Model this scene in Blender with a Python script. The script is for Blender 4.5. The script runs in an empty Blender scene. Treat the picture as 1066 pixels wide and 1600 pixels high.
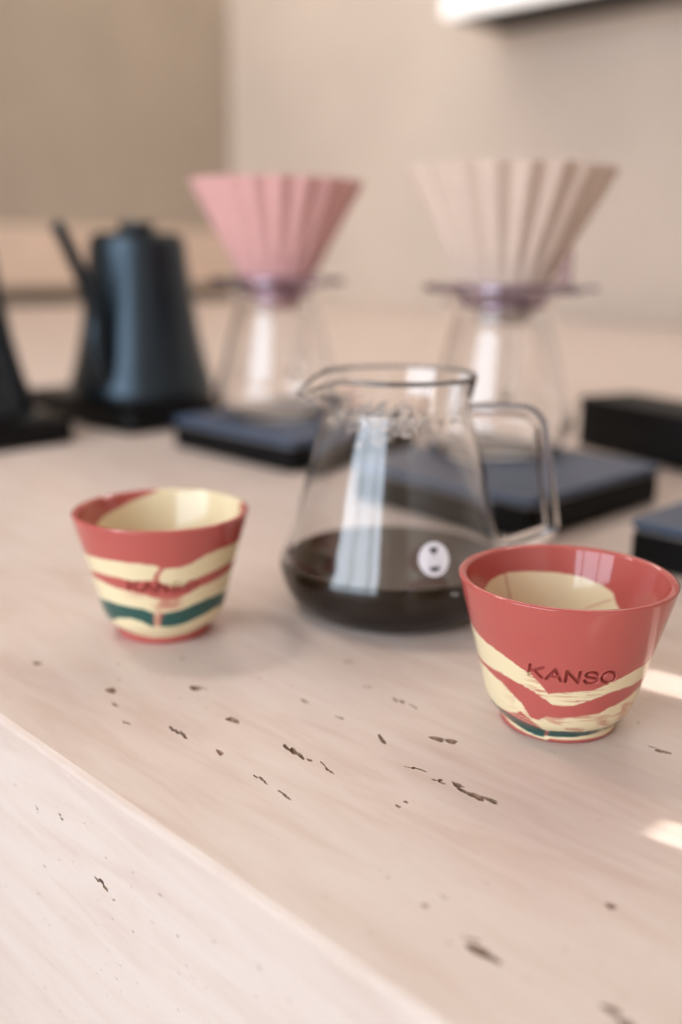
import bpy, bmesh, math, random
import numpy as np
from mathutils import Matrix, Vector, Euler

random.seed(7)
S = bpy.context.scene
COL = S.collection

# The room is laid out square to the bar: x runs along its front edge, y into it.
# The viewer stands at the origin and looks across the bar at 45 degrees.
VIEW = math.pi / 4
R2 = math.sqrt(0.5)


def xy(right, ahead, z=0.0):
    """a point given as (right of the viewer, ahead of the viewer)"""
    return Vector(((right - ahead) * R2, (right + ahead) * R2, z))


# ------------------------------------------------------------------ camera
cd = bpy.data.cameras.new('camera')
cam = bpy.data.objects.new('camera', cd)
COL.objects.link(cam)
cam.matrix_world = (Matrix.Translation((0, 0, 0.193)) @ Matrix.Rotation(VIEW, 4, 'Z')
                    @ Matrix.Rotation(math.radians(90 - 14.58), 4, 'X')
                    @ Matrix.Rotation(math.radians(0.7), 4, 'Z'))
cd.sensor_fit = 'VERTICAL'
cd.sensor_height = 36.0
cd.sensor_width = 24.0
cd.lens = 1555 / 1600 * 36.0
cd.clip_start = 0.02
cd.dof.use_dof = True
cd.dof.focus_distance = 0.383
cd.dof.aperture_fstop = 3.1
S.camera = cam

# ------------------------------------------------------------------ world, sun, exposure
W = bpy.data.worlds.new('world')
S.world = W
W.use_nodes = True
nt = W.node_tree
nt.nodes.clear()
wo = nt.nodes.new('ShaderNodeOutputWorld')
wb = nt.nodes.new('ShaderNodeBackground')
wb.inputs['Color'].default_value = (0.84, 0.94, 1.06, 1)
wb.inputs['Strength'].default_value = 6.4
nt.links.new(wb.outputs[0], wo.inputs[0])

SUN_AZ = tuple(xy(0.8, -0.6)[:2])          # horizontal direction towards the sun
SUN_EL = math.radians(25)
sl = bpy.data.lights.new('sun', 'SUN')
sl.energy = 7.5
sl.angle = 0.0012
sl.color = (1.0, 0.94, 0.90)
sun = bpy.data.objects.new('sun', sl)
COL.objects.link(sun)
sd = Vector((SUN_AZ[0] * math.cos(SUN_EL), SUN_AZ[1] * math.cos(SUN_EL), math.sin(SUN_EL)))
sun.rotation_euler = sd.to_track_quat('Z', 'Y').to_euler()
sun.location = (3.5, .7, 3)

# two unseen ceiling panels added as fill light (housings are built with the room)
CEIL_Z = 2.5
PANELS = ((-2.5, 2.1), (-0.9, 2.1))
for pu, pv in PANELS:
    al = bpy.data.lights.new('fill_panel_light', 'AREA')
    al.shape = 'RECTANGLE'
    al.size, al.size_y = 1.5, 0.34
    al.energy = 18
    al.color = (1.0, 0.93, 0.86)
    ao = bpy.data.objects.new('fill_panel_light', al)
    COL.objects.link(ao)
    ao.location = (pu, pv, CEIL_Z - 0.055)

S.view_settings.view_transform = 'Standard'
S.view_settings.look = 'None'
S.view_settings.exposure = 0.0
S.view_settings.gamma = 1.0
S.view_settings.use_curve_mapping = False
S.cycles.use_denoising = True
S.cycles.max_bounces = 16
S.cycles.transmission_bounces = 14
S.cycles.transparent_max_bounces = 16

# ------------------------------------------------------------------ frame of the bar: u along its front edge, v into it
ROT = 0.0


def uv(u, v, z=0.0):
    return Vector((u, v, z))


# ------------------------------------------------------------------ materials
def srgb(r, g, b):
    f = lambda c: (c / 255 / 12.92) if c / 255 <= 0.04045 else ((c / 255 + 0.055) / 1.055) ** 2.4
    return (f(r), f(g), f(b), 1)


def new_mat(name):
    m = bpy.data.materials.new(name)
    m.use_nodes = True
    t = m.node_tree
    return m, t, t.nodes['Principled BSDF']


def noise_tint(t, bsdf, c1, c2, scale, vec_scale=(1, 1, 1), detail=4, lo=0.35, hi=0.65, bump=0.0, bump_dist=0.001):
    tc = t.nodes.new('ShaderNodeTexCoord')
    mp = t.nodes.new('ShaderNodeMapping')
    mp.inputs['Scale'].default_value = vec_scale
    n = t.nodes.new('ShaderNodeTexNoise')
    n.inputs['Scale'].default_value = scale
    n.inputs['Detail'].default_value = detail
    r = t.nodes.new('ShaderNodeValToRGB')
    r.color_ramp.elements[0].position = lo
    r.color_ramp.elements[0].color = c1
    r.color_ramp.elements[1].position = hi
    r.color_ramp.elements[1].color = c2
    t.links.new(tc.outputs['Object'], mp.inputs[0])
    t.links.new(mp.outputs[0], n.inputs['Vector'])
    t.links.new(n.outputs['Fac'], r.inputs[0])
    t.links.new(r.outputs[0], bsdf.inputs['Base Color'])
    if bump:
        b = t.nodes.new('ShaderNodeBump')
        b.inputs['Strength'].default_value = bump
        b.inputs['Distance'].default_value = bump_dist
        t.links.new(n.outputs['Fac'], b.inputs['Height'])
        t.links.new(b.outputs[0], bsdf.inputs['Normal'])
    return tc, mp, n, r


def simple(name, col, rough=0.5, spec=0.5, metal=0.0, var=0.06, scale=30):
    m, t, b = new_mat(name)
    c1 = tuple(x * (1 - var) for x in col[:3]) + (1,)
    c2 = tuple(min(1, x * (1 + var)) for x in col[:3]) + (1,)
    noise_tint(t, b, c1, c2, scale)
    b.inputs['Roughness'].default_value = rough
    b.inputs['Specular IOR Level'].default_value = spec
    b.inputs['Metallic'].default_value = metal
    return m


def travertine(name, light, mid, dark, rough=0.36):
    """honed vein-cut travertine: fine bands along local x, cloudy patches, small dark pores"""
    m, t, b = new_mat(name)
    N, L = t.nodes.new, t.links.new
    tc = N('ShaderNodeTexCoord')
    mp = N('ShaderNodeMapping')
    mp.inputs["Scale"].default_value = (14, 90, 90)
    mp.inputs['Rotation'].default_value = (0, 0, 0.10)
    L(tc.outputs['Object'], mp.inputs[0])
    n1 = N('ShaderNodeTexNoise')
    n1.inputs['Scale'].default_value = 1.0
    n1.inputs['Detail'].default_value = 8
    n1.inputs['Roughness'].default_value = 0.62
    n1.inputs['Distortion'].default_value = 0.5
    L(mp.outputs[0], n1.inputs['Vector'])
    mp2 = N('ShaderNodeMapping')
    mp2.inputs['Scale'].default_value = (6, 13, 13)
    L(tc.outputs['Object'], mp2.inputs[0])
    n2 = N('ShaderNodeTexNoise')
    n2.inputs['Scale'].default_value = 1.0
    n2.inputs['Detail'].default_value = 4
    L(mp2.outputs[0], n2.inputs['Vector'])
    mx = N('ShaderNodeMath')
    mx.operation = 'MULTIPLY_ADD'
    mx.inputs[1].default_value = 0.6
    L(n1.outputs['Fac'], mx.inputs[0])
    sc = N('ShaderNodeMath')
    sc.operation = 'MULTIPLY'
    sc.inputs[1].default_value = 0.4
    L(n2.outputs['Fac'], sc.inputs[0])
    L(sc.outputs[0], mx.inputs[2])
    ramp = N('ShaderNodeValToRGB')
    e = ramp.color_ramp.elements
    e[0].position, e[0].color = 0.36, dark
    e[1].position, e[1].color = 0.62, light
    k = e.new(0.48)
    k.color = mid
    L(mx.outputs[0], ramp.inputs[0])
    # pores
    mp3 = N('ShaderNodeMapping')
    mp3.inputs['Scale'].default_value = (170, 420, 420)
    mp3.inputs['Rotation'].default_value = (0, 0, 0.12)
    L(tc.outputs['Object'], mp3.inputs[0])
    n3 = N('ShaderNodeTexNoise')
    n3.inputs['Scale'].default_value = 1.0
    n3.inputs['Detail'].default_value = 3
    L(mp3.outputs[0], n3.inputs['Vector'])
    pore = N('ShaderNodeMapRange')
    pore.inputs['From Min'].default_value = 0.685
    pore.inputs['From Max'].default_value = 0.76
    L(n3.outputs['Fac'], pore.inputs['Value'])
    # pores gather along some veins only
    gate = N('ShaderNodeMapRange')
    gate.inputs['From Min'].default_value = 0.47
    gate.inputs['From Max'].default_value = 0.60
    L(n2.outputs['Fac'], gate.inputs['Value'])
    pg = N('ShaderNodeMath')
    pg.operation = 'MULTIPLY'
    L(pore.outputs[0], pg.inputs[0])
    L(gate.outputs[0], pg.inputs[1])
    mix = N('ShaderNodeMix')
    mix.data_type = 'RGBA'
    mix.inputs['B'].default_value = srgb(140, 112, 94)
    L(pg.outputs[0], mix.inputs['Factor'])
    L(ramp.outputs[0], mix.inputs['A'])
    L(mix.outputs['Result'], b.inputs['Base Color'])
    # fine relief
    h = N('ShaderNodeMath')
    h.operation = 'MULTIPLY_ADD'
    h.inputs[1].default_value = -2.0
    L(pg.outputs[0], h.inputs[0])
    L(n1.outputs['Fac'], h.inputs[2])
    bp = N('ShaderNodeBump')
    bp.inputs['Strength'].default_value = 0.18
    bp.inputs['Distance'].default_value = 0.0006
    L(h.outputs[0], bp.inputs['Height'])
    L(bp.outputs[0], b.inputs['Normal'])
    b.inputs['Roughness'].default_value = rough
    b.inputs['Specular IOR Level'].default_value = 0.4
    return m


def glass(name, tint=(1, 1, 1, 1), ior=1.52, rough=0.0):
    m, t, b = new_mat(name)
    b.inputs['Base Color'].default_value = tint
    b.inputs['Transmission Weight'].default_value = 1.0
    b.inputs['Roughness'].default_value = rough
    b.inputs['IOR'].default_value = ior
    return m


M = {}
M['travertine'] = travertine('travertine', srgb(223, 207, 196), srgb(218, 199, 187), srgb(209, 187, 173))
M['pit'] = simple('travertine_pit', srgb(158, 130, 110), 0.9, 0.1, var=0.35, scale=400)
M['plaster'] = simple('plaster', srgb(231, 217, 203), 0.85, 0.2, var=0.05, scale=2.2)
M['wall_shaded'] = simple('wall_plaster_shaded', srgb(170, 156, 140), 0.85, 0.2, var=0.05, scale=2.5)  # plaster darkened: the end wall's weaker light is put into its colour
M['ceiling'] = simple('ceiling_paint', srgb(225, 220, 214), 0.9, 0.2)
M['floor'] = simple('floor_concrete', srgb(178, 168, 158), 0.7, 0.3, var=0.1, scale=4)
M['pavement'] = simple('pavement', srgb(150, 145, 140), 0.9, 0.2, var=0.1, scale=2)
M['frame'] = simple('window_frame_metal', srgb(40, 40, 42), 0.5, 0.5)
M['black'] = simple('black_plastic', srgb(9, 9, 9), 0.55, 0.15)
M['kettle'] = simple('kettle_black', srgb(10, 13, 17), 0.34, 0.8)
M['kettle'].node_tree.nodes['Principled BSDF'].inputs['Specular Tint'].default_value = (0.62, 0.82, 1.0, 1)  # blue of the window's reflection put into the highlight tint
M['kettle_trim'] = simple('kettle_black_plastic', srgb(9, 9, 10), 0.5, 0.2)
M['slate'] = simple('slate_blue_plate', srgb(52, 70, 96), 0.42, 0.5, var=0.04)
M['grey_line'] = simple('grey_gasket', srgb(120, 116, 112), 0.5, 0.4)
M['box'] = simple('charcoal_box', srgb(24, 24, 24), 0.6, 0.15)
M['pink'] = simple('pink_glaze', srgb(230, 176, 170), 0.35, 0.4, var=0.02)
M['tan'] = simple('tan_glaze', srgb(228, 204, 186), 0.35, 0.4, var=0.02)
M['upstand'] = simple('upstand_stone', srgb(216, 192, 172), 0.6, 0.3, var=.04, scale=6)
M['gap_dark'] = simple('gap_shade', srgb(92, 82, 70), 0.6, 0.3)
M['shelf_dark'] = simple('shelf_dark', srgb(62, 60, 58), 0.7, 0.3)
M['logo_white'] = simple('logo_white', srgb(236, 232, 236), 0.5, 0.3, var=0.01)
M['grey_print'] = simple('logo_grey', srgb(178, 174, 182), 0.5, 0.3, var=.01)
M['logo_dark'] = simple('logo_dark', srgb(30, 30, 34), 0.4, 0.4, var=0.01)
M['glass'] = glass('clear_glass')
M['resin'] = glass('violet_resin', (0.74, 0.62, 0.73, 1), 1.45, 0.08)
M['drop'] = glass('water', (1, 1, 1, 1), 1.33)

M['coffee'] = simple('coffee', srgb(26, 14, 8), 0.04, 0.12, var=.05)

m, t, b = new_mat('lit_fascia')
noise_tint(t, b, srgb(245, 243, 240), srgb(250, 248, 246), 3)
b.inputs['Emission Color'].default_value = (1.0, 0.97, 0.94, 1)
b.inputs['Emission Strength'].default_value = 0.9
M['lamp'] = m

m, t, b = new_mat('marbled_glaze')
ca = t.nodes.new('ShaderNodeVertexColor')
ca.layer_name = 'clay'
nz = t.nodes.new('ShaderNodeTexNoise')
nz.inputs['Scale'].default_value = 260
tcx = t.nodes.new('ShaderNodeTexCoord')
t.links.new(tcx.outputs['Object'], nz.inputs['Vector'])
bp = t.nodes.new('ShaderNodeBump')
bp.inputs['Strength'].default_value = 0.04
bp.inputs['Distance'].default_value = 0.0004
t.links.new(nz.outputs['Fac'], bp.inputs['Height'])
t.links.new(bp.outputs[0], b.inputs['Normal'])
t.links.new(ca.outputs['Color'], b.inputs['Base Color'])
b.inputs['Roughness'].default_value = 0.07
b.inputs['Specular IOR Level'].default_value = 0.5
M['cup'] = m


# ------------------------------------------------------------------ mesh helpers
def link(name, me, mat=None, parent=None, smooth=False):
    o = bpy.data.objects.new(name, me)
    COL.objects.link(o)
    if mat and not me.materials:
        me.materials.append(mat)
    if parent:
        o.parent = parent
    if smooth:
        for p in me.polygons:
            p.use_smooth = True
    return o


def from_bm(name, bm, mat=None, parent=None, smooth=False):
    bmesh.ops.recalc_face_normals(bm, faces=bm.faces)
    me = bpy.data.meshes.new(name)
    bm.to_mesh(me)
    bm.free()
    return link(name, me, mat, parent, smooth)


def bm_box(bm, x0, x1, y0, y1, z0, z1, bev=0.0, seg=2):
    r = bmesh.ops.create_cube(bm, size=1.0)
    vs = r['verts']
    for v in vs:
        v.co = Vector(((x0 + x1) / 2 + v.co.x * (x1 - x0), (y0 + y1) / 2 + v.co.y * (y1 - y0), (z0 + z1) / 2 + v.co.z * (z1 - z0)))
    if bev:
        es = set()
        for v in vs:
            es.update(v.link_edges)
        bmesh.ops.bevel(bm, geom=list(es), offset=bev, segments=seg, affect='EDGES', profile=0.5)


def box(name, x0, x1, y0, y1, z0, z1, mat, parent=None, bev=0.0, seg=2, smooth=False):
    bm = bmesh.new()
    bm_box(bm, x0, x1, y0, y1, z0, z1, bev, seg)
    return from_bm(name, bm, mat, parent, smooth)


def rbox(name, x0, x1, y0, y1, z0, z1, rad, mat, parent=None, edge=0.0015, seg=5):
    """box with rounded vertical corners and a small soft top/bottom edge"""
    bm = bmesh.new()
    pts = []
    for cx, cy, a0 in ((x1 - rad, y1 - rad, 0), (x0 + rad, y1 - rad, 90), (x0 + rad, y0 + rad, 180), (x1 - rad, y0 + rad, 270)):
        for i in range(seg + 1):
            a = math.radians(a0 + 90 * i / seg)
            pts.append((cx, cy, math.cos(a), math.sin(a)))
    rings = []
    for z, ins in ((z0, edge), (z0 + edge, 0), (z1 - edge, 0), (z1, edge)):
        rings.append([bm.verts.new((cx + (rad - ins) * c, cy + (rad - ins) * s, z)) for cx, cy, c, s in pts])
    n = len(pts)
    for a, b_ in zip(rings, rings[1:]):
        for i in range(n):
            bm.faces.new((a[i], a[(i + 1) % n], b_[(i + 1) % n], b_[i]))
    bm.faces.new(rings[-1])
    bm.faces.new(list(reversed(rings[0])))
    return from_bm(name, bm, mat, parent)


def spline(pts, n):
    """Catmull-Rom through pts, n samples per span"""
    P = [np.array(p, float) for p in pts]
    P = [2 * P[0] - P[1]] + P + [2 * P[-1] - P[-2]]
    out = []
    for i in range(1, len(P) - 2):
        p0, p1, p2, p3 = P[i - 1:i + 3]
        for k in range(n):
            t_ = k / n
            out.append(0.5 * ((2 * p1) + (p2 - p0) * t_ + (2 * p0 - 5 * p1 + 4 * p2 - p3) * t_ ** 2 + (3 * p1 - p0 - 3 * p2 + p3) * t_ ** 3))
    out.append(P[-2])
    return np.array(out)


def lathe_mesh(name, rings, segs, warp=None, close=False):
    """rings: list of (r, z); r == 0 gives a pole. warp(x,y,z,ring_index) -> co"""
    verts, faces, idx = [], [], []
    for k, (r, z) in enumerate(rings):
        if r < 1e-7:
            idx.append([len(verts)] * segs)
            verts.append((0, 0, z))
        else:
            row = []
            for i in range(segs):
                a = 2 * math.pi * i / segs
                row.append(len(verts))
                co = (r * math.cos(a), r * math.sin(a), z)
                verts.append(warp(*co, k, a) if warp else co)
            idx.append(row)
    pairs = list(zip(idx, idx[1:]))
    if close:
        pairs.append((idx[-1], idx[0]))
    for a, b_ in pairs:
        for i in range(segs):
            j = (i + 1) % segs
            f = []
            for q in (a[i], a[j], b_[j], b_[i]):
                if q not in f:
                    f.append(q)
            if len(f) > 2:
                faces.append(f)
    me = bpy.data.meshes.new(name)
    me.from_pydata(verts, [], faces)
    bm = bmesh.new()
    bm.from_mesh(me)
    bmesh.ops.recalc_face_normals(bm, faces=bm.faces)
    bm.to_mesh(me)
    bm.free()
    return me


def lathe(name, rings, segs, mat, parent=None, warp=None, close=False):
    return link(name, lathe_mesh(name, rings, segs, warp, close), mat, parent, True)


def tube(name, path, radii, mat, parent=None, segs=14, flat=1.0, up=(0, 1, 0), cap=True):
    """tube along a planar-ish path; flat scales the section along 'up'"""
    P = [Vector(p) for p in path]
    n = len(P)
    if isinstance(radii, (int, float)):
        radii = [radii] * n
    bm = bmesh.new()
    rings = []
    up = Vector(up).normalized()
    for i in range(n):
        tg = (P[min(i + 1, n - 1)] - P[max(i - 1, 0)]).normalized()
        side = tg.cross(up).normalized()
        u2 = side.cross(tg).normalized()
        rings.append([bm.verts.new(P[i] + radii[i] * (side * math.cos(2 * math.pi * k / segs) + u2 * flat * math.sin(2 * math.pi * k / segs))) for k in range(segs)])
    for a, b_ in zip(rings, rings[1:]):
        for k in range(segs):
            bm.faces.new((a[k], a[(k + 1) % segs], b_[(k + 1) % segs], b_[k]))
    if cap:
        bm.faces.new(rings[0])
        bm.faces.new(rings[-1])
    return from_bm(name, bm, mat, parent, True)


def empty(name, loc, rz=0.0):
    o = bpy.data.objects.new(name, None)
    o.empty_display_size = 0.05
    COL.objects.link(o)
    o.location = loc
    o.rotation_euler = (0, 0, rz)
    return o


def tag(o, label, cat, group=None):
    o['label'] = label
    o['category'] = cat
    if group:
        o['group'] = group
    return o


def struct(o):
    o['kind'] = 'structure'
    return o


def copy_tree(o, parent=None):
    c = o.copy()
    COL.objects.link(c)
    c.parent = parent
    for ch in list(o.children):
        copy_tree(ch, c)
    return c


# ------------------------------------------------------------------ room
U0, U1, V0, V1, ZF, ZC = -3.385, 2.6, -2.5, 2.72, -0.92, CEIL_Z
VE = 0.172                                    # front edge of the bar


def uvbox(name, u0, u1, v0, v1, z0, z1, mat, parent=None, bev=0.0):
    o = box(name, u0, u1, v0, v1, z0, z1, mat, parent, bev)
    if parent is None:
        o.rotation_euler = (0, 0, ROT)
    return o


struct(uvbox('floor', U0 - .1, U1 + .1, V0 - .1, V1 + .1, ZF - .1, ZF, M['floor']))
struct(uvbox('ceiling', U0 - .1, U1 + .1, V0 - .1, V1 + .1, ZC, ZC + .1, M['ceiling']))
struct(uvbox('wall_back', U0 - .5, U1 + .1, V1, V1 + .1, ZF, ZC, M['plaster']))
# end wall on the left: stands over a dark shadow gap above the counter
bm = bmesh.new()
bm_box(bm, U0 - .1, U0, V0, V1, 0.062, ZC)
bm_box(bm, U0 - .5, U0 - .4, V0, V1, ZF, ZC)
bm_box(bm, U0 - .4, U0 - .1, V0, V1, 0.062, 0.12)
o = struct(from_bm('wall_left', bm, M['wall_shaded']))
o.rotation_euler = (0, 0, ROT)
o = struct(uvbox('trim_1', U0, U0 + .012, VE + .02, V1, 0.062, 0.275, M['upstand'], bev=.003))

struct(uvbox('shadow_gap_strip', U0 + .001, U0 + .010, VE + .02, V1, 0.0005, 0.061, M['gap_dark']))  # dark strip painted in for the shade of the gap under the wall

# wall on the right with two open slots, added to shape the sun patches on the counter
bm = bmesh.new()
slots = ((0.6815, 0.6977, 1.1758, 1.2952), (0.8002, 0.826, 1.184, 1.3285))
RW0 = -1.0
bm_box(bm, U1, U1 + .01, V0, RW0, ZF, ZC)
vv = RW0
for (a0, a1, z0, z1) in slots:
    bm_box(bm, U1, U1 + .01, vv, a0, ZF, ZC)
    bm_box(bm, U1, U1 + .01, a0, a1, ZF, z0)
    bm_box(bm, U1, U1 + .01, a0, a1, z1, ZC)
    vv = a1
bm_box(bm, U1, U1 + .01, vv, V1, ZF, ZC)
o = struct(from_bm('wall_right', bm, M['plaster']))
o.rotation_euler = (0, 0, ROT)

# shop front: wall with one wide opening, filled by a framed window of four lights
WU0, WU1, WZ0, WZ1 = -1.5, 2.52, -0.25, 2.35
bm = bmesh.new()
bm_box(bm, U0, WU0, V0 - .1, V0, ZF, ZC)
bm_box(bm, WU1, U1, V0 - .1, V0, ZF, ZC)
bm_box(bm, WU0, WU1, V0 - .1, V0, ZF, WZ0)
bm_box(bm, WU0, WU1, V0 - .1, V0, WZ1, ZC)
o = struct(from_bm('wall_front', bm, M['plaster']))
o.rotation_euler = (0, 0, ROT)
win = struct(empty('window_1', (0, 0, 0), ROT))
for z in (WZ0, WZ1 - .06):
    uvbox('window_frame', WU0, WU1, V0 - .08, V0 - .02, z, z + .06, M['frame'], win)
for k in range(5):
    u = WU0 + (WU1 - WU0 - .06) * k / 4
    uvbox('window_frame', u, u + .06, V0 - .08, V0 - .02, WZ0 + .06, WZ1 - .06, M['frame'], win)
g = struct(uvbox('ground_pavement', -14, 14, -16, V0 - .12, ZF - .12, ZF - .05, M['pavement']))

# unseen column added to shade the near right of the counter
struct(uvbox('blocker_column', .36, 1.25, -1.05, -.60, ZF, ZC, M['plaster'], bev=.01))
# housings of the added fill panels
for k, (pu, pv) in enumerate(PANELS):
    pn = empty('fill_panel', uv(pu, pv, ZC - .05), ROT)
    box('housing', -.78, .78, -.2, .2, 0.004, .05, M['frame'], pn, .006)
    tag(pn, ('added ceiling fill panel, far end', 'added ceiling fill panel, near end')[k], 'added light', 'added fill panels')

# pendant added out of view so the bar brightens towards the left
pd = tag(empty('fill_pendant', uv(-1.0, .12, 1.12)), 'added dome pendant, out of view, brightening the left of the bar', 'lamp')
lathe('shade', [(.030, .150), (.075, .135), (.125, .085), (.150, .020), (.155, 0), (.152, 0), (.146, .020), (.121, .082), (.072, .131), (.028, .145)], 40, M['frame'], pd, None, True)
tube('cord', [(0, 0, .14), (0, 0, .8), (0, 0, ZC - 1.12)], .003, M['frame'], pd, 8, 1.0, (1, 0, 0))
al = bpy.data.lights.new('fill_pendant_light', 'AREA')
al.shape = 'DISK'
al.size = .24
al.energy = 5.4
al.color = (1.0, 0.95, 0.90)
ao = bpy.data.objects.new('fill_pendant_light', al)
COL.objects.link(ao)
ao.parent = pd
ao.location = (0, 0, .03)

# ------------------------------------------------------------------ the bar: travertine top and front, with pits cut into the stone
counter = tag(empty('bar_counter', (0, 0, ZF), ROT), 'long pale travertine bar counter under the cups and carafe', 'counter')


def pit_bm(specs, front=False):
    bm = bmesh.new()
    rnd = random.Random(3)
    for (u, v, ln, wd, dp, ang) in specs:
        n0 = len(bm.verts)
        # overlapping lumps along a wandering line make one ragged pit
        nl = max(1, min(6, int(ln / wd * .8)))
        wig = rnd.uniform(0, 6.28)
        ca_, sa_ = math.cos(ang), math.sin(ang)
        for k in range(nl):
            f = (k + .5) / nl - .5
            r = bmesh.ops.create_icosphere(bm, subdivisions=2, radius=1.0)
            a_ = ln / nl * rnd.uniform(.55, .85)
            b_ = wd / 2 * (1.15 - 1.3 * abs(f)) * rnd.uniform(.65, 1.25)
            cx = f * ln + rnd.uniform(-.1, .1) * ln / nl
            cy = wd * (.45 * math.sin(5.5 * f + wig) + rnd.uniform(-.2, .2))
            ph = [rnd.uniform(0, 6.28) for _ in range(3)]
            for vt in r['verts']:
                x, y, z = vt.co
                w_ = 1 + .2 * math.sin(4 * x + ph[0]) + .2 * math.sin(4 * y + ph[1])
                X, Y, Z = cx + x * a_ * w_, cy + y * b_ * w_, z * dp * .8 * (1 + .2 * math.sin(3 * x + ph[2]))
                X, Y = X * ca_ - Y * sa_, X * sa_ + Y * ca_
                if front:
                    vt.co = Vector((u + X, VE + Z, v + Y - ZF))
                else:
                    vt.co = Vector((u + X, v + Y, Z - ZF))
    return bm


def cut(obj, bm):
    me = bpy.data.meshes.new('cutter')
    bmesh.ops.recalc_face_normals(bm, faces=bm.faces)
    bm.to_mesh(me)
    bm.free()
    me.materials.append(M['pit'])
    c = bpy.data.objects.new('cutter', me)
    COL.objects.link(c)
    c.parent = obj.parent
    md = obj.modifiers.new('pits', 'BOOLEAN')
    md.operation = 'DIFFERENCE'
    md.solver = 'EXACT'
    md.use_self = True
    md.material_mode = 'TRANSFER'
    md.object = c
    bpy.context.view_layer.update()
    dg = bpy.context.evaluated_depsgraph_get()
    res = bpy.data.meshes.new_from_object(obj.evaluated_get(dg))
    obj.modifiers.clear()
    obj.data = res
    bpy.data.objects.remove(c)


# (u, v, length, width, depth, angle) in metres
pits = [(-.4174, .2102, .0040, .0034, .003, .3), (-.3669, .2194, .0058, .0026, .003, -.1), (-.3529, .2142, .0040, .0016, .002, .3),
        (-.3349, .2081, .0050, .0010, .002, 0), (-.3431, .2519, .0062, .0032, .003, .25), (-.3120, .2188, .0130, .0022, .004, -.25),
        (-.3060, .2412, .0055, .0030, .003, .1), (-.2870, .2208, .0040, .0018, .002, -.3), (-.2676, .2424, .0125, .0026, .004, -.30),
        (-.2598, .2189, .0085, .0014, .003, -.05), (-.2456, .2180, .0085, .0012, .003, -.02), (-.3388, .1807, .0034, .0014, .002, .5),
        (-.3600, .1783, .0020, .0010, .002, .2), (-.2495, .1831, .0050, .0010, .0012, 0), (-.2489, .2430, .0110, .0009, .002, -.2),
        (-.2899, .3084, .0040, .0014, .0015, .1), (-.2768, .2768, .0045, .0014, .0015, .1), (-.2986, .2770, .0045, .0018, .002, .3),
        (-.2701, .3082, .0058, .0022, .003, -.35), (-.2502, .2750, .0050, .0030, .003, -.5), (-.2323, .2937, .0115, .0036, .004, .18),
        (-.2251, .2675, .0095, .0012, .003, .25), (-.1985, .2692, .0200, .0034, .005, .02), (-.2127, .2667, .0060, .0016, .003, .2),
        (-.1665, .3506, .0090, .0020, .003, .20), (-.2117, .2422, .0016, .0010, .002, 0), (-.2114, .2467, .0016, .0012, .002, 0),
        (-.1283, .2481, .0030, .0026, .002, .2), (-.1428, .2003, .0080, .0036, .004, .05), (-.3163, .3228, .0050, .0020, .002, .1),
        (-.2581, .2419, .0024, .0014, .002, 0), (-.2616, .3082, .0060, .0009, .0015, -.4), (-.1023, .2074, .0090, .0034, .003, .1),
        (-.1486, .2043, .0050, .0012, .0015, .1), (-.1562, .1895, .0060, .0010, .0012, .1), (-.1848, .3664, .0012, .0010, .001, 0),
        (-.2330, .3420, .0020, .0012, .001, 0), (-.39, .2400, .0020, .0010, .001, .1), (-.3750, .2300, .0030, .0008, .001, .1),
        (-.5050, .3000, .0060, .0020, .003, .1), (-.0600, .3300, .0070, .0020, .003, .1), (-.60, .42, .008, .002, .003, .1), (.02, .25, .01, .003, .003, .05)]
ct = box('countertop', U0 + .001, U1 - .001, VE + .018, V1 - .001, -.035 - ZF, -ZF, M['travertine'], counter)
# front slab, mitred arris
bm = bmesh.new()
sec = [(VE, 0.0), (VE + .018, 0.0), (VE + .018, -ZF), (VE + .0022, -ZF), (VE + .0004, -ZF - .0012), (VE, -ZF - .003)]
ra = [bm.verts.new((U0 + .001, y, z)) for y, z in sec]
rb = [bm.verts.new((U1 - .001, y, z)) for y, z in sec]
n = len(sec)
for i in range(n):
    bm.faces.new((ra[i], ra[(i + 1) % n], rb[(i + 1) % n], rb[i]))
bm.faces.new(ra)
bm.faces.new(list(reversed(rb)))
fp = from_bm('front_panel', bm, M['travertine'], counter)
cut(ct, pit_bm([p for p in pits if p[1] > VE + .021]))
cut(fp, pit_bm([(-.2998, -.0422, .0085, .0022, .003, -.15), (-.3479, -.0310, .0030, .0008, .001, -.5), (-.3282, -.0261, .0030, .0012, .001, 0),
                (-.3388, .0 - .0075, .0020, .0010, .001, .1)], True))


# ------------------------------------------------------------------ marbled cups
def vnoise(x, y, seed=0):
    xi, yi = np.floor(x).astype(np.int64), np.floor(y).astype(np.int64)
    fx, fy = x - xi, y - yi
    fx, fy = fx * fx * (3 - 2 * fx), fy * fy * (3 - 2 * fy)

    def h(a, b_):
        k = np.sin(a * 127.1 + b_ * 311.7 + seed * 74.7) * 43758.5453
        return k - np.floor(k)
    return ((h(xi, yi) * (1 - fx) + h(xi + 1, yi) * fx) * (1 - fy) + (h(xi, yi + 1) * (1 - fx) + h(xi + 1, yi + 1) * fx) * fy)


def sstep(a, b_, x):
    t_ = np.clip((x - a) / (b_ - a), 0, 1)
    return t_ * t_ * (3 - 2 * t_)


def curve(pts, th):
    p = np.array(pts)
    return np.interp(th, p[:, 0], p[:, 1], period=360)


def seg_d(px, py, a, b_):
    ax, ay = a
    dx, dy = b_[0] - ax, b_[1] - ay
    L2 = dx * dx + dy * dy
    t_ = np.clip(((px - ax) * dx + (py - ay) * dy) / L2, 0, 1)
    return np.hypot(px - ax - t_ * dx, py - ay - t_ * dy)


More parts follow.
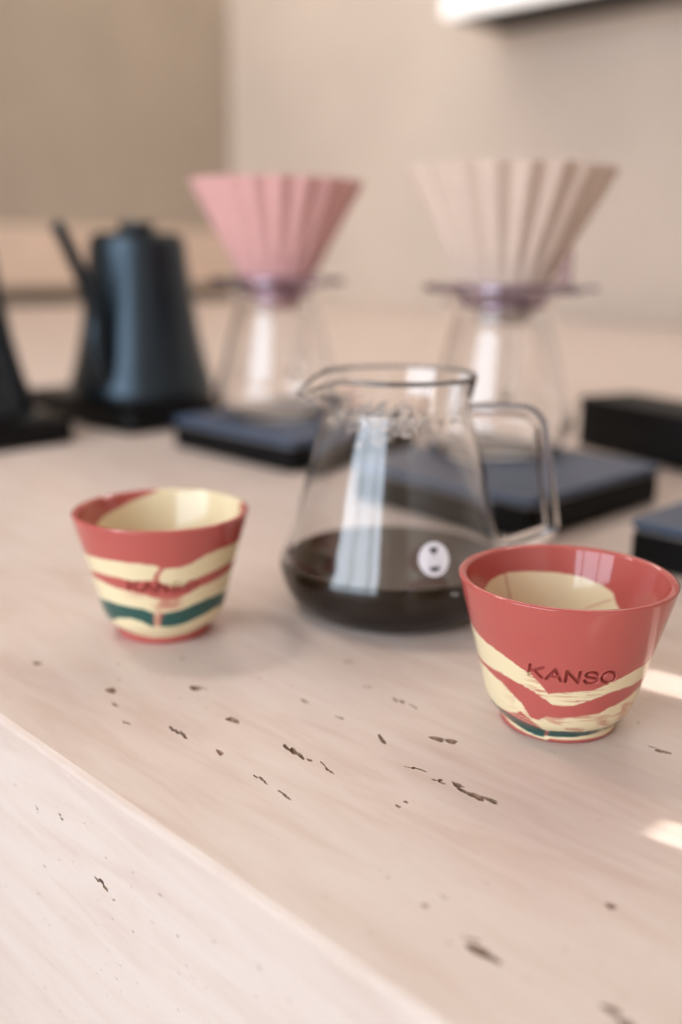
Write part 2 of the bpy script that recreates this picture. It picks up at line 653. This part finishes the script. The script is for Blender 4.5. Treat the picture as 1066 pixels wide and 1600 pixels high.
def letters():
    """strokes of K A N S O; each letter in a 6.0 x 5.2 mm cell"""
    out = []
    w, h, gap = 5.7, 5.0, 1.5
    def add(i, pts):
        x0 = i * (w + gap)
        out.append([(x0 + x * w, y * h) for x, y in pts])
    add(0, [(0.02, 0), (0.02, 1)])
    add(0, [(0.92, 1), (0.05, .42)])
    add(0, [(0.34, .60), (0.98, 0)])
    add(1, [(0, 0), (.5, 1), (1, 0)])
    add(1, [(.2, .34), (.8, .34)])
    add(2, [(.04, 0), (.04, 1), (.92, 0), (.92, 1)])
    s = [(.93, .78), (.80, .94), (.52, 1.0), (.22, .95), (.08, .78), (.20, .60), (.50, .52), (.82, .43), (.95, .24), (.80, .06), (.50, 0), (.20, .05), (.05, .22)]
    add(3, [tuple(p) for p in spline(s, 4)])
    add(4, [(.5 + .52 * math.cos(a), .5 + .5 * math.sin(a)) for a in np.linspace(0, 2 * math.pi, 33)])
    tot = 5 * w + 4 * gap
    return [[(x - tot / 2, y - h / 2) for x, y in st] for st in out]


STROKES = letters()
CUP_PROF = [(.0235, 0), (.0245, .0008), (.0248, .0035), (.0262, .0055), (.0296, .0095), (.0318, .0145), (.0335, .021), (.0365, .033), (.0398, .045), (.0428, .056), (.0445, .0628), (.0448, .0643)]
CORAL = np.array(srgb(184, 90, 83)[:3])
CREAM = np.array(srgb(234, 218, 178)[:3])
GREEN = np.array(srgb(38, 84, 78)[:3])


def build_cup(name, loc, paint, text_th, text_z, text_rot):
    prof = spline(CUP_PROF, 12)
    zs = np.concatenate([np.arange(0, 30, .45), np.arange(30, 40.5, .2), np.arange(40.5, 64.3, .5), [64.3]]) / 1000
    rs = np.interp(zs, prof[:, 1], prof[:, 0])
    outer = list(zip(rs, zs))
    # underside
    under = [(0, .0022), (.019, .0022), (.0215, .0008), (.0225, 0)]
    # lip and inside
    t_ = .0033
    lip = [(.04475 - .0004, .0648), (.04475 - .0012, .0651), (.04475 - .0021, .0649), (.04475 - .0029, .0643)]
    zi = np.concatenate([np.arange(64, 10, -.5)]) / 1000
    ri = np.interp(zi, prof[:, 1], prof[:, 0]) - t_
    inner = list(zip(ri, zi)) + [(ri[-1] - .003, .0078), (ri[-1] - .008, .0064), (ri[-1] - .015, .0058), (0, .0055)]
    th = np.concatenate([np.arange(-38, 44, .25), np.arange(44, 322, 1.25)])     # degrees, 0 faces the viewer, + to the right
    tr = np.radians(th)
    rings = under + outer + lip + inner
    part = [0] * (len(under) + len(outer)) + [1] * len(lip) + [2] * len(inner)
    nc = len(th)
    verts, idx, cols = [], [], []
    for k, (r, z) in enumerate(rings):
        if r == 0:
            idx.append(np.full(nc, len(verts)))
            verts.append((0, 0, z))
            cols.append(paint(np.array([0.0]), np.array([z * 1000]), part[k])[0])
            continue
        rr = np.full(nc, r)
        if part[k] == 0 and .029 < z < .042:
            x = (tr - math.radians(text_th)) * r * 1000
            y = np.full(nc, z * 1000 - text_z)
            ca_, sa_ = math.cos(text_rot), math.sin(text_rot)
            xr, yr = x * ca_ + y * sa_, -x * sa_ + y * ca_
            d = np.full(nc, 99.0)
            near = np.abs(x) < 20
            for st in STROKES:
                for a, b_ in zip(st, st[1:]):
                    d[near] = np.minimum(d[near], seg_d(xr[near], yr[near], a, b_))
            rr = rr - .0020 * (1 - sstep(.32, .70, d)) + .00010 * np.exp(-((d - .95) / .28) ** 2)
        idx.append(np.arange(len(verts), len(verts) + nc))
        for i in range(nc):
            verts.append((rr[i] * math.sin(tr[i]), -rr[i] * math.cos(tr[i]), z))
        cols.extend(paint((th + 180) % 360 - 180, np.full(nc, z * 1000), part[k]))
    faces = []
    for a, b_ in zip(idx, idx[1:]):
        if a[0] == a[-1]:
            faces += [(a[0], b_[(i + 1) % nc], b_[i]) for i in range(nc)]
        elif b_[0] == b_[-1]:
            faces += [(a[i], a[(i + 1) % nc], b_[0]) for i in range(nc)]
        else:
            faces += [(a[i], a[(i + 1) % nc], b_[(i + 1) % nc], b_[i]) for i in range(nc)]
    me = bpy.data.meshes.new(name)
    me.from_pydata([tuple(map(float, v)) for v in verts], [], [tuple(map(int, f)) for f in faces])
    at = me.color_attributes.new('clay', 'FLOAT_COLOR', 'POINT')
    arr = np.ones((len(verts), 4), np.float32)
    arr[:, :3] = np.array(cols)
    at.data.foreach_set('color', arr.ravel())
    o = link(name, me, M['cup'], None, True)
    o.location = loc
    o.rotation_euler = (0, 0, math.atan2(loc[1], loc[0]) - math.pi / 2)
    return o


def band(z, up, lo, soft):
    return sstep(-soft, soft, up - z) * sstep(-soft, soft, z - lo)


def mixc(c, col, m_):
    return c * (1 - m_[:, None]) + col[None, :] * m_[:, None]


def paint_near(th, z, part):
    c = np.tile(CORAL, (len(th), 1))
    if part < 1:
        streak = vnoise(th * .10 + z * .2, z * 2.6 - th * .03, 1) - .5
        fine = vnoise(th * .05, z * 5.5 - th * .09, 2) - .5
        zz = z + .5 * streak
        A_up = [(-140, 46), (-78.5, 45), (-66, 43.4), (-56.3, 41.9), (-37.5, 39.3), (-23.5, 35.3), (-16.9, 33.1), (-11.8, 30.1), (-6.4, 25.8), (0, 27.0), (10.1, 28.1), (21.7, 28.8), (28, 30.4), (36.1, 32.3), (49.8, 35.1), (78.4, 36.5), (140, 42)]
        A_lo = [(-140, 33), (-79, 30), (-55.8, 29.5), (-40.2, 29.6), (-24.3, 27.5), (-15.9, 25.6), (-7.7, 22.8), (-3.5, 20.9), (3.3, 20.7), (11.3, 21.7), (21.7, 24.1), (32.5, 26.6), (45.4, 27.4), (58.3, 27.7), (78.8, 28.4), (140, 33)]
        C_up = [(-140, 26), (-79, 27.6), (-57.2, 27.3), (-41.6, 25.1), (-33.2, 21.7), (-25.4, 18.5), (-19, 12.5), (-13.7, 12.2), (-7.4, 14.8), (4.1, 15.1), (12.5, 15.7), (24, 17), (30.2, 17.1), (35.9, 19), (49.9, 21), (63.3, 23.2), (78.9, 25), (140, 26)]
        C_lo = [(-140, 9), (-74, 9.3), (-56, 10.5), (-42, 11.2), (-34, 12.0), (-27, 14.2), (-20, 11.6), (-10, 6.0), (74, 6.0), (140, 8)]
        D_up = [(-140, 9.5), (-71, 12), (-58, 11.0), (-46, 10.2), (-35.6, 9.4), (-21.7, 7.9), (-9.8, 6.6), (5.5, 7.3), (22.5, 7.4), (41.8, 7.5), (49, 7.2), (54, 8.8), (66, 10.2), (74, 12), (140, 10)]
        D_lo = [(-140, 7), (-71, 10.8), (-60, 8.0), (-47.6, 4.3), (-26.9, 2.5), (-12.3, 2.0), (-6.6, 3.0), (2.9, 3.2), (18.1, 3.5), (36.2, 4.2), (50, 6.2), (62, 8.4), (74, 10.7), (140, 7)]
        E_lo = [(-140, 3.0), (-60, 3.4), (-46.9, 2.4), (-26.9, 1.6), (-14.6, 1.2), (-9, .8), (-4.5, 1.9), (6.9, 1.9), (26.6, 2.0), (51.4, 1.8), (140, 2.2)]
        mA = band(zz, curve(A_up, th), curve(A_lo, th), .28)
        # brushed coral streaks where the cream folds under the stamp
        fold = np.exp(-((th - 14) / 16) ** 2) * sstep(.02, .26, fine + .10 * np.sin(z * 2.2)) * .75
        fold += np.exp(-((th + 13) / 7) ** 2) * sstep(0, .25, fine) * .8
        c = mixc(c, CREAM, np.clip(mA * (1 - fold), 0, 1))
        mC = band(zz, curve(C_up, th), curve(C_lo, th), .45)
        blot = sstep(.05, .3, vnoise(th * .11 + 3, z * .5 + th * .04, 5) - .42 + .6 * fine) * sstep(70, 30, np.abs(th - 20)) * .55
        c = mixc(c, CREAM, np.clip(mC * (1 - blot), 0, 1))
        # thin cream lines trailing into the coral on the left
        for off in (0.0, 1.7):
            ln_ = 12.6 - off + (-.115) * (th + 35)
            c = mixc(c, CREAM, .7 * np.exp(-((z - ln_) / .22) ** 2) * sstep(-62, -48, th) * sstep(-6, -16, th))
        c = mixc(c, CREAM, band(z, curve(D_lo, th) + .4, curve(E_lo, th), .2))
        mD = band(z + .35 * fine, curve(D_up, th), curve(D_lo, th), .22)
        gap = np.exp(-((th + 8.5 - (z - 4) * .6) / 1.6) ** 2) * .75
        c = mixc(c, GREEN, np.clip(mD * (1 - gap), 0, 1))
        hl = sstep(.10, .25, fine) * sstep(14, 24, th) * .8
        c = mixc(c, CREAM, np.clip(mD * hl, 0, 1) * sstep(5.0, 6.5, z))
    if part == 2:
        I = [(142.6, 44), (147, 48.2), (157.8, 50.5), (170.6, 52.1), (185.6, 53.1), (201, 53.5), (212, 53.9), (222.7, 54.2), (239, 52.9), (247.6, 49.8), (256, 40), (275, 30), (360, 26), (90, 26), (130, 38)]
        mI = sstep(-.25, .25, curve([((a + 360) % 360, b_) for a, b_ in I], th) - z - .3 * (vnoise(th * .2, z * .3, 4) - .5))
        c = mixc(c, CREAM, mI)
        c = mixc(c, CORAL, .55 * np.exp(-((th + 137 - .15 * (z - 45)) / 1.1) ** 2) * sstep(20, 40, z))
        c = mixc(c, CORAL, .6 * np.exp(-((z - 44 + (th - 150) * .35) / .5) ** 2) * sstep(143, 150, th) * sstep(172, 160, th))
    return c


def paint_far(th, z, part):
    c = np.tile(CORAL, (len(th), 1))
    if part < 1:
        fine = vnoise(th * .08, z * 3 - th * .05, 12) - .5
        zz = z + .5 * fine
        A_up = [(-140, 48), (-80.7, 47.7), (-65.8, 46.9), (-47.8, 47.8), (-31.4, 48.3), (-18.2, 48), (-6, 47), (-1.3, 45.6), (1.2, 44.8), (11.1, 45), (18.8, 46), (29.2, 49.6), (39.7, 50.9), (63.3, 51), (140, 50)]
        A_lo = [(-140, 37), (-80.7, 36.9), (-53.5, 39), (-34.7, 39.1), (-24.5, 38), (-14.7, 38.4), (-5.5, 38.9), (-1.7, 37.4), (6.2, 34.6), (13, 34.2), (19.9, 36), (27.1, 38), (39.9, 39.5), (66.8, 41), (140, 40)]
        B_up = [(-140, 34), (-80.7, 33.9), (-57.3, 34.3), (-37.3, 32.7), (-27.7, 31.9), (-16.1, 30.8), (-7.9, 28.9), (.5, 28.2), (12, 28), (20.7, 30.2), (29.8, 32.5), (42.1, 33.6), (68, 36), (140, 35)]
        B_lo = [(-140, 20), (-81, 21.4), (-52.6, 23.5), (-32.2, 23.1), (-17.7, 22.5), (-10.3, 20.6), (-2.8, 20), (3.2, 20.3), (13.9, 21.1), (25, 23), (39.2, 24.5), (68.4, 23.9), (140, 22)]
        C_lo = [(-140, 11), (-73.4, 11), (-55, 11.8), (-46.5, 14.6), (-31.2, 16.2), (-21, 15), (-11.9, 12), (-2.7, 12), (6.4, 11.7), (16.5, 12.4), (30.3, 14.5), (49.5, 16.5), (74.3, 16), (140, 12)]
        D_lo = [(-140, 7), (-68.2, 7.9), (-48.5, 7.4), (-34, 5.4), (-13.1, 4), (7.5, 4.2), (28.5, 5.2), (40.9, 7), (68.8, 10), (140, 7)]
        up = curve(B_lo, th)
        c = mixc(c, CREAM, band(zz, curve(A_up, th), curve(A_lo, th), .35))
        c = mixc(c, CREAM, band(zz, curve(B_up, th), up - .6, .35))
        c = mixc(c, CREAM, band(z, curve(C_lo, th) + .4, curve(D_lo, th), .35))
        g = band(z, up, curve(C_lo, th), .3)
        g = g * (1 - np.exp(-((th + 6.5 - (z - 16) * .15) / 3.2) ** 4))
        gap = band(z, up, curve(C_lo, th), .3) - g
        c = mixc(c, CREAM * .55 + CORAL * .45, np.clip(gap, 0, 1) * .9)
        c = mixc(c, GREEN, np.clip(g, 0, 1))
        # coral drip through the upper cream and blot below the stamp
        drip = np.exp(-((th + 2.5 + 2.6 * np.sin((z - 36) * .42)) / 2.3) ** 4) * sstep(37, 39, z) * sstep(48, 46, z)
        c = mixc(c, CORAL, drip * .9)
        bl = np.exp(-((th - 3) / 11) ** 4) * np.exp(-((z - 25.5) / 3.6) ** 4) * sstep(.12, .6, vnoise(th * .16, z * .5, 8) + .25)
        c = mixc(c, CORAL, bl * .75)
        w = np.exp(-((th + 4.5 + 2 * np.sin(z * .9)) / 2.0) ** 2) * sstep(13, 15, z) * sstep(24, 20, z)
        c = mixc(c, CORAL, w * .6)
        sm = np.exp(-((th + 22) / 9) ** 2) * np.exp(-((z - 30) / 1.6) ** 2)
        c = mixc(c, CORAL, sm * .35)
    else:
        I = [(238.4, 53.2), (229.7, 55.1), (214.6, 57.4), (198.3, 60.8), (185.4, 63.4), (178, 66.5), (101, 66.5), (97, 58), (92, 47), (70, 40), (0.1, 38), (300, 38), (255, 46)]
        mI = sstep(-.4, .4, curve([((a + 360) % 360, b_) for a, b_ in I], th) - z - .4 * (vnoise(th * .2, z * .3, 4) - .5))
        c = mixc(c, CREAM, mI)
    return c


tag(build_cup('ceramic_cup', xy(.0944, .3942), paint_near, 8.0, 35.0, -.035), 'near marbled cup, mostly coral above, with sharp stamped lettering', 'cup', 'marbled clay cups')
tag(build_cup('ceramic_cup', xy(-.0926, .4951), paint_far, -.5, 34.6, -.03), 'left marbled cup with wide dark green band and cream inside', 'cup', 'marbled clay cups')

# ------------------------------------------------------------------ glass carafes
CAR = [(.044, 0), (.050, .0012), (.0565, .0065), (.0608, .013), (.0634, .021), (.0640, .0260), (.0624, .0320), (.0588, .041), (.0535, .060), (.0487, .080), (.0432, .100), (.0398, .109), (.0390, .1135), (.0398, .119), (.0425, .1305)]
CPROF = spline(CAR, 6)
GT = .0021


def car_r(z):
    return float(np.interp(z, CPROF[:, 1], CPROF[:, 0]))


def build_carafe(name, spout_dir, handle_dir):
    root = empty(name, (0, 0, 0))
    outer = [(0, .0016), (.036, .0014), (.0415, 0.0002)] + [tuple(p) for p in CPROF]
    lip = [(.0425 - GT * .25, .1305 + .0008), (.0425 - GT * .75, .1305 + .0008)]
    inner = []
    for r, z in reversed(CPROF):
        if z > .0075:
            inner.append((r - GT, z))
    inner += [(inner[-1][0] - .006, .0048), (.040, .0040), (0, .0040)]
    rings = outer + lip + inner

    def warp(x, y, z, k, a):
        d = (a - spout_dir + math.pi) % (2 * math.pi) - math.pi
        g = math.exp(-(d / .30) ** 2) * float(np.clip((z - .108) / .0225, 0, 1)) ** 1.4
        r = math.hypot(x, y)
        f = (r + .0135 * g) / r
        return (x * f, y * f, z - .0095 * g)
    lathe('vessel', rings, 96, M['glass'], root, warp)
    pts = [(car_r(.111) - .0008, .1115), (.050, .1125), (.062, .1125), (.0705, .1115), (.0755, .1075), (.0775, .1010), (.0815, .0780), (.0858, .0540), (.0862, .0490), (.0838, .0450), (.0760, .0415), (car_r(.036) - .0008, .0355)]
    p3 = spline(pts, 4)
    c_, s_ = math.cos(handle_dir), math.sin(handle_dir)
    path = [(r * c_, r * s_, z) for r, z in p3]
    tube('handle', path, .0043, M['glass'], root, 14, 1.45, (-s_, c_, 0))
    return root


carafe = build_carafe('coffee_carafe', math.radians(196), math.radians(-4))
carafe.location = xy(.0300, .536)
carafe.rotation_euler = (0, 0, VIEW)
tag(carafe, 'front glass carafe with dark coffee standing on the counter', 'carafe', 'glass carafes')

# coffee in the carafe (fills the inside up to its level)
LEV = .0290
rings = [(0, .0039), (.040, .0039)]
for r, z in CPROF:
    if .008 < z < LEV - .0006:
        rings.append((r - GT + .00025, z))
rings.insert(2, (rings[2][0] - .005, .0050))
re = car_r(LEV) - GT + .00025
rings += [(re, LEV + .0003), (re - .0008, LEV - .0001), (re - .0025, LEV - .0003), (0, LEV - .0003)]
cf = lathe('coffee', rings, 96, M['coffee'], carafe)
cf['label'] = 'dark brewed coffee filling the bottom'


# printed round mark on the glass: white disc with a small carafe and dripper left clear
def on_glass(th, z, lift):
    r = car_r(z) + lift
    a = math.atan2(-.536, -.0300) + th
    return (r * math.cos(a), r * math.sin(a), z)


LT, LZ = math.radians(20.6), .0440


def decal(name, outline_mm, lift, mat, parent):
    bm = bmesh.new()
    cx = sum(p[0] for p in outline_mm) / len(outline_mm)
    cy = sum(p[1] for p in outline_mm) / len(outline_mm)
    rows = []
    for k in range(1, 7):
        f = k / 6
        rows.append([bm.verts.new(on_glass(LT + (cx + (x - cx) * f) / 1000 / .058, LZ + (cy + (y - cy) * f) / 1000, lift)) for x, y in outline_mm])
    cv = bm.verts.new(on_glass(LT + cx / 1000 / .058, LZ + cy / 1000, lift))
    n_ = len(outline_mm)
    for i in range(n_):
        bm.faces.new((cv, rows[0][i], rows[0][(i + 1) % n_]))
        for a, b_ in zip(rows, rows[1:]):
            bm.faces.new((a[i], b_[i], b_[(i + 1) % n_], a[(i + 1) % n_]))
    return from_bm(name, bm, mat, parent)


disc = decal('logo', [(8.3 * math.cos(a), 8.3 * math.sin(a)) for a in np.linspace(0, 2 * math.pi, 48, endpoint=False)], .00015, M['logo_white'], carafe)
disc['label'] = 'white round printed mark'
decal('logo_mark', [(-2.3, 5.5), (-1.1, 5.9), (0, 5.6), (1.1, 5.9), (2.3, 5.5), (2.2, 4.4), (1.5, 3.3), (.5, 2.4), (-.5, 2.4), (-1.5, 3.3), (-2.2, 4.4)], .0003, M['logo_dark'], disc)
decal('logo_mark', [(-3.1, -4.3), (-1.6, -3.7), (0, -3.5), (1.6, -3.7), (3.1, -4.3), (2.6, -5.3), (1.4, -5.9), (0, -6.0), (-1.4, -5.9), (-2.6, -5.3)], .0003, M['logo_dark'], disc)
for sg in (-1, 1):
    decal('logo_line', [(sg * .7, 2.0), (sg * 1.0, 2.0), (sg * 1.4, .6), (sg * 2.6, -1.6), (sg * 3.1, -3.6), (sg * 2.8, -3.6), (sg * 2.3, -1.6), (sg * 1.1, .6)], .0003, M['grey_print'], disc)

# condensation beads inside the neck: too many and too small to count
bm = bmesh.new()
rd = random.Random(11)
for k in range(320):
    th = rd.gauss(-8, 24)
    z = .1105 + rd.gauss(0, .0048)
    if z > .122 or z < .094:
        continue
    big = rd.random() < .15
    rad = rd.uniform(.0011, .0018) if big else rd.uniform(.0004, .0010)
    r = car_r(z) - GT - rad * .05
    a = math.atan2(-.536, -.03) + math.radians(th)
    q = bmesh.ops.create_icosphere(bm, subdivisions=2, radius=rad)
    mt = Matrix.Translation((r * math.cos(a), r * math.sin(a), z)) @ Matrix.Rotation(a, 4, 'Z') @ Matrix.Diagonal((.45, 1, 1.1, 1))
    bmesh.ops.transform(bm, matrix=mt, verts=q['verts'])
dr = from_bm('condensation', bm, M['drop'], carafe, True)
dr['kind'] = 'stuff'
dr['label'] = 'water beads inside the neck'

SH = .031                                    # scale height
srv = build_carafe('glass_server', math.radians(150), math.radians(75))
P1 = uv(-.775, .680)
P2 = xy(.134, .852)
srv.location = (P1.x, P1.y, SH)
srv.rotation_euler = (0, 0, VIEW)
tag(srv, 'empty glass server under the pink dripper', 'carafe', 'glass carafes')
srv2 = copy_tree(srv)
srv2.location = (P2.x, P2.y, SH)
tag(srv2, 'empty glass server under the tan dripper', 'carafe', 'glass carafes')


# ------------------------------------------------------------------ drippers on their clear holders
DZ0 = .1655 - .0015                          # where the holder rests on a server rim


def build_dripper(name, mat, loc, rz):
    n_, sub = 20, 8
    segs = n_ * sub
    zs = [.0, .006, .014, .03, .05, .07, .09, .110, .1225, .1235]
    def rad(z):
        return .0175 + (.083 - .0175) * (z / .1235) ** .96
    outer = [(rad(z), z) for z in zs]
    inner = [(rad(z) - .0022, z) for z in reversed(zs)]

    def warp(x, y, z, k, a):
        ph = (a * n_ / (2 * math.pi)) % 1.0
        tri = math.cos(2 * math.pi * ph) * .75 + math.cos(6 * math.pi * ph) * .08
        amp = .0006 + .0036 * (z / .1235)
        r = math.hypot(x, y)
        f = (r + amp * tri) / r
        return (x * f, y * f, z)
    o = link(name, lathe_mesh(name, outer + inner, segs, warp, True), mat, None, True)
    o.location = loc
    o.rotation_euler = (0, 0, rz)
    return o


def build_holder():
    root = empty('dripper_holder', (0, 0, 0))
    # flat ring with raised collar; opening carries the dripper
    rings = [(.0368, .0), (.0410, -.0012), (.060, -.0012), (.0665, -.0005), (.0680, .0022), (.0665, .0052), (.045, .0058), (.0415, .0072), (.0385, .0072), (.0370, .0040)]
    lathe('ring', rings, 72, M['resin'], root, None, True)
    # skirt that centres it in the server mouth
    lathe('skirt', [(.0345, -.0125), (.0365, -.0125), (.0372, -.0010), (.0350, -.0010)], 64, M['resin'], root, None, True)
    # flat grip with upright thumb rest
    bm = bmesh.new()
    bm_box(bm, .058, .088, -.012, .012, .0002, .0042, .0018, 3)
    from_bm('grip', bm, M['resin'], root, True)
    bm = bmesh.new()
    prof = [(.050, .0044), (.0645, .0044), (.0640, .036), (.0615, .038), (.0590, .034)]
    fa = [bm.verts.new((x, -.0035, z)) for x, z in prof]
    fb = [bm.verts.new((x, .0035, z)) for x, z in prof]
    k_ = len(prof)
    bm.faces.new(fa)
    bm.faces.new(list(reversed(fb)))
    for i in range(k_):
        bm.faces.new((fa[i], fa[(i + 1) % k_], fb[(i + 1) % k_], fb[i]))
    bmesh.ops.bevel(bm, geom=bm.edges[:], offset=.001, segments=2, affect='EDGES')
    from_bm('thumb_rest', bm, M['resin'], root)
    return root


HZ = SH + .1305 + .0008 + .0015
h1 = build_holder()
h1.location = (P1.x, P1.y, HZ)
h1.rotation_euler = (0, 0, math.radians(115))
tag(h1, 'clear violet holder ring beneath the pink dripper', 'dripper holder', 'dripper holders')
h2 = copy_tree(h1)
h2.location = (P2.x, P2.y, HZ)
h2.rotation_euler = (0, 0, math.radians(67))
tag(h2, 'clear violet holder ring beneath the tan dripper', 'dripper holder', 'dripper holders')
DB = HZ - .0265
tag(build_dripper('pleated_dripper', M['pink'], (P1.x, P1.y, DB), VIEW + .1), 'pink pleated ceramic pour-over dripper', 'dripper', 'pleated drippers')
tag(build_dripper('pleated_dripper', M['tan'], (P2.x, P2.y, DB), VIEW + .02), 'tan pleated ceramic pour-over dripper', 'dripper', 'pleated drippers')


# ------------------------------------------------------------------ scales
def build_scale():
    root = empty('coffee_scale', (0, 0, 0), ROT)
    s = .091
    rbox('body', -s + .001, s - .001, -s + .001, s - .001, .001, .0225, .006, M['black'], root)
    rbox('gasket', -s + .003, s - .003, -s + .003, s - .003, .0225, .0250, .005, M['grey_line'], root, .0003)
    rbox('platform', -s, s, -s, s, .0250, SH, .007, M['slate'], root)
    for x in (-.07, .07):
        for y in (-.07, .07):
            lathe('foot', [(0, 0), (.009, 0), (.009, .002), (0, .002)], 20, M['kettle_trim'], root).location = (x, y, 0)
    return root


sc = build_scale()
sc.location = uv(-.740, .676)
tag(sc, 'black scale with slate blue platform under the pink dripper', 'scale', 'coffee scales')
for u, v, lab in ((-.465, .651, 'black scale with slate blue platform under the tan dripper'), (-.214, .656, 'black scale cut off at the right edge behind the near cup')):
    c2 = copy_tree(sc)
    c2.location = uv(u, v)
    tag(c2, lab, 'scale', 'coffee scales')

# low charcoal box behind the right-hand scale
bx = empty('storage_box', xy(.2524, 1.029), VIEW + math.atan2(-.1227, .0644))
rbox('body', -.01, .36, 0, .075, 0, .042, .004, M['box'], bx)
rbox('cover', -.0115, .3615, -.0015, .0765, .042, .0515, .005, M['box'], bx)
tag(bx, 'low charcoal box behind the right hand scale', 'box')


# ------------------------------------------------------------------ kettles on their electric bases
BH = .030


def build_kettle():
    root = empty('gooseneck_kettle', (0, 0, 0))
    prof = spline([(.0800, .004), (.0815, .010), (.0800, .020), (.0738, .042), (.0682, .066), (.0637, .090), (.0597, .118), (.0562, .145), (.0535, .168), (.0526, .176)], 5)
    rings = [(0, 0), (.074, 0), (.0785, .0015)] + [tuple(p) for p in prof] + [(.0514, .1775), (.0499, .1770), (.0489, .150), (.070, .02), (0, .012)]
    lathe('body', rings, 72, M['kettle'], root)
    lathe('base_ring', [(.0790, 0.0005), (.0822, .0008), (.0826, .0048), (.0806, .0056)], 72, M['kettle_trim'], root, None, True)
    lid = lathe('lid', [(0, .1765), (.0484, .1765), (.0491, .1790), (.0464, .1815), (.026, .1828), (0, .1830)], 64, M['kettle_trim'], root)
    lathe('knob', [(0, .1825), (.0175, .1825), (.0195, .1850), (.0205, .1915), (.0195, .1935), (0, .1945)], 40, M['kettle'], lid)
    sp = spline([(-.062, 0, .026), (-.082, 0, .036), (-.091, 0, .066), (-.092, 0, .098), (-.103, 0, .126), (-.122, 0, .155), (-.139, 0, .178), (-.147, 0, .186)], 6)
    rr = np.interp(np.linspace(0, 1, len(sp)), [0, .2, .45, 1], [.0150, .0115, .0085, .0066])
    tube("spout", [tuple(p) for p in sp], [float(x) for x in rr], M["kettle"], root, 16)
    hp = spline([(.046, 0, .160), (.057, 0, .163), (.066, 0, .157), (.0695, 0, .142), (.0725, 0, .112), (.0740, 0, .085), (.068, 0, .074)], 5)
    tube('handle', [tuple(p) for p in hp], .0068, M['kettle_trim'], root, 14, 1.5)
    return root


def build_base():
    root = empty('kettle_base', (0, 0, 0), ROT)
    rbox('body', -.165, .069, -.0655, .0655, 0.0015, BH - .003, .012, M['kettle_trim'], root)
    lathe('plate', [(0, BH - .003), (.062, BH - .003), (.063, BH - .0015), (.060, BH), (0, BH)], 48, M['kettle'], root)
    lathe('knob', [(0, BH - .003), (.013, BH - .003), (.013, BH - .001), (.0115, BH - .0002), (0, BH - .0002)], 32, M['kettle'], root).location = (-.135, .03, 0)
    rbox('screen', -.155, -.105, -.045, -.005, BH - .003, BH - .0022, .003, M['logo_dark'], root, .0003)
    return root


k1 = build_kettle()
kb1 = build_base()
q = uv(-.976, .649)
kb1.location = q
k1.location = (q.x, q.y, BH)
k1.rotation_euler = (0, 0, math.radians(115))
tag(k1, 'matte black gooseneck kettle left of the pink dripper', 'kettle', 'black kettles')
tag(kb1, 'black electric base under the fully visible kettle', 'kettle base', 'kettle bases')
k2 = copy_tree(k1)
kb2 = copy_tree(kb1)
kb2.location = uv(-.980, .459)
q = uv(-.990, .427)
k2.location = (q.x, q.y, BH)
k2.rotation_euler = (0, 0, math.radians(125))
tag(k2, 'black kettle mostly cut off at the left edge', 'kettle', 'black kettles')
tag(kb2, 'black electric base under the kettle cut off at left', 'kettle base', 'kettle bases')

# ------------------------------------------------------------------ wall shelf with a lit white front
shf = empty('wall_shelf', uv(-2.04, 2.72, .859), ROT)
box('board', .0, 2.6, -.25, -.001, 0, .05, M['shelf_dark'], shf, .004)
box('lit_front', -.01, 2.6, -.285, -.25, 0.0, .06, M['lamp'], shf, .012, 3)
tag(shf, 'dark wall shelf with glowing white front edge', 'shelf')
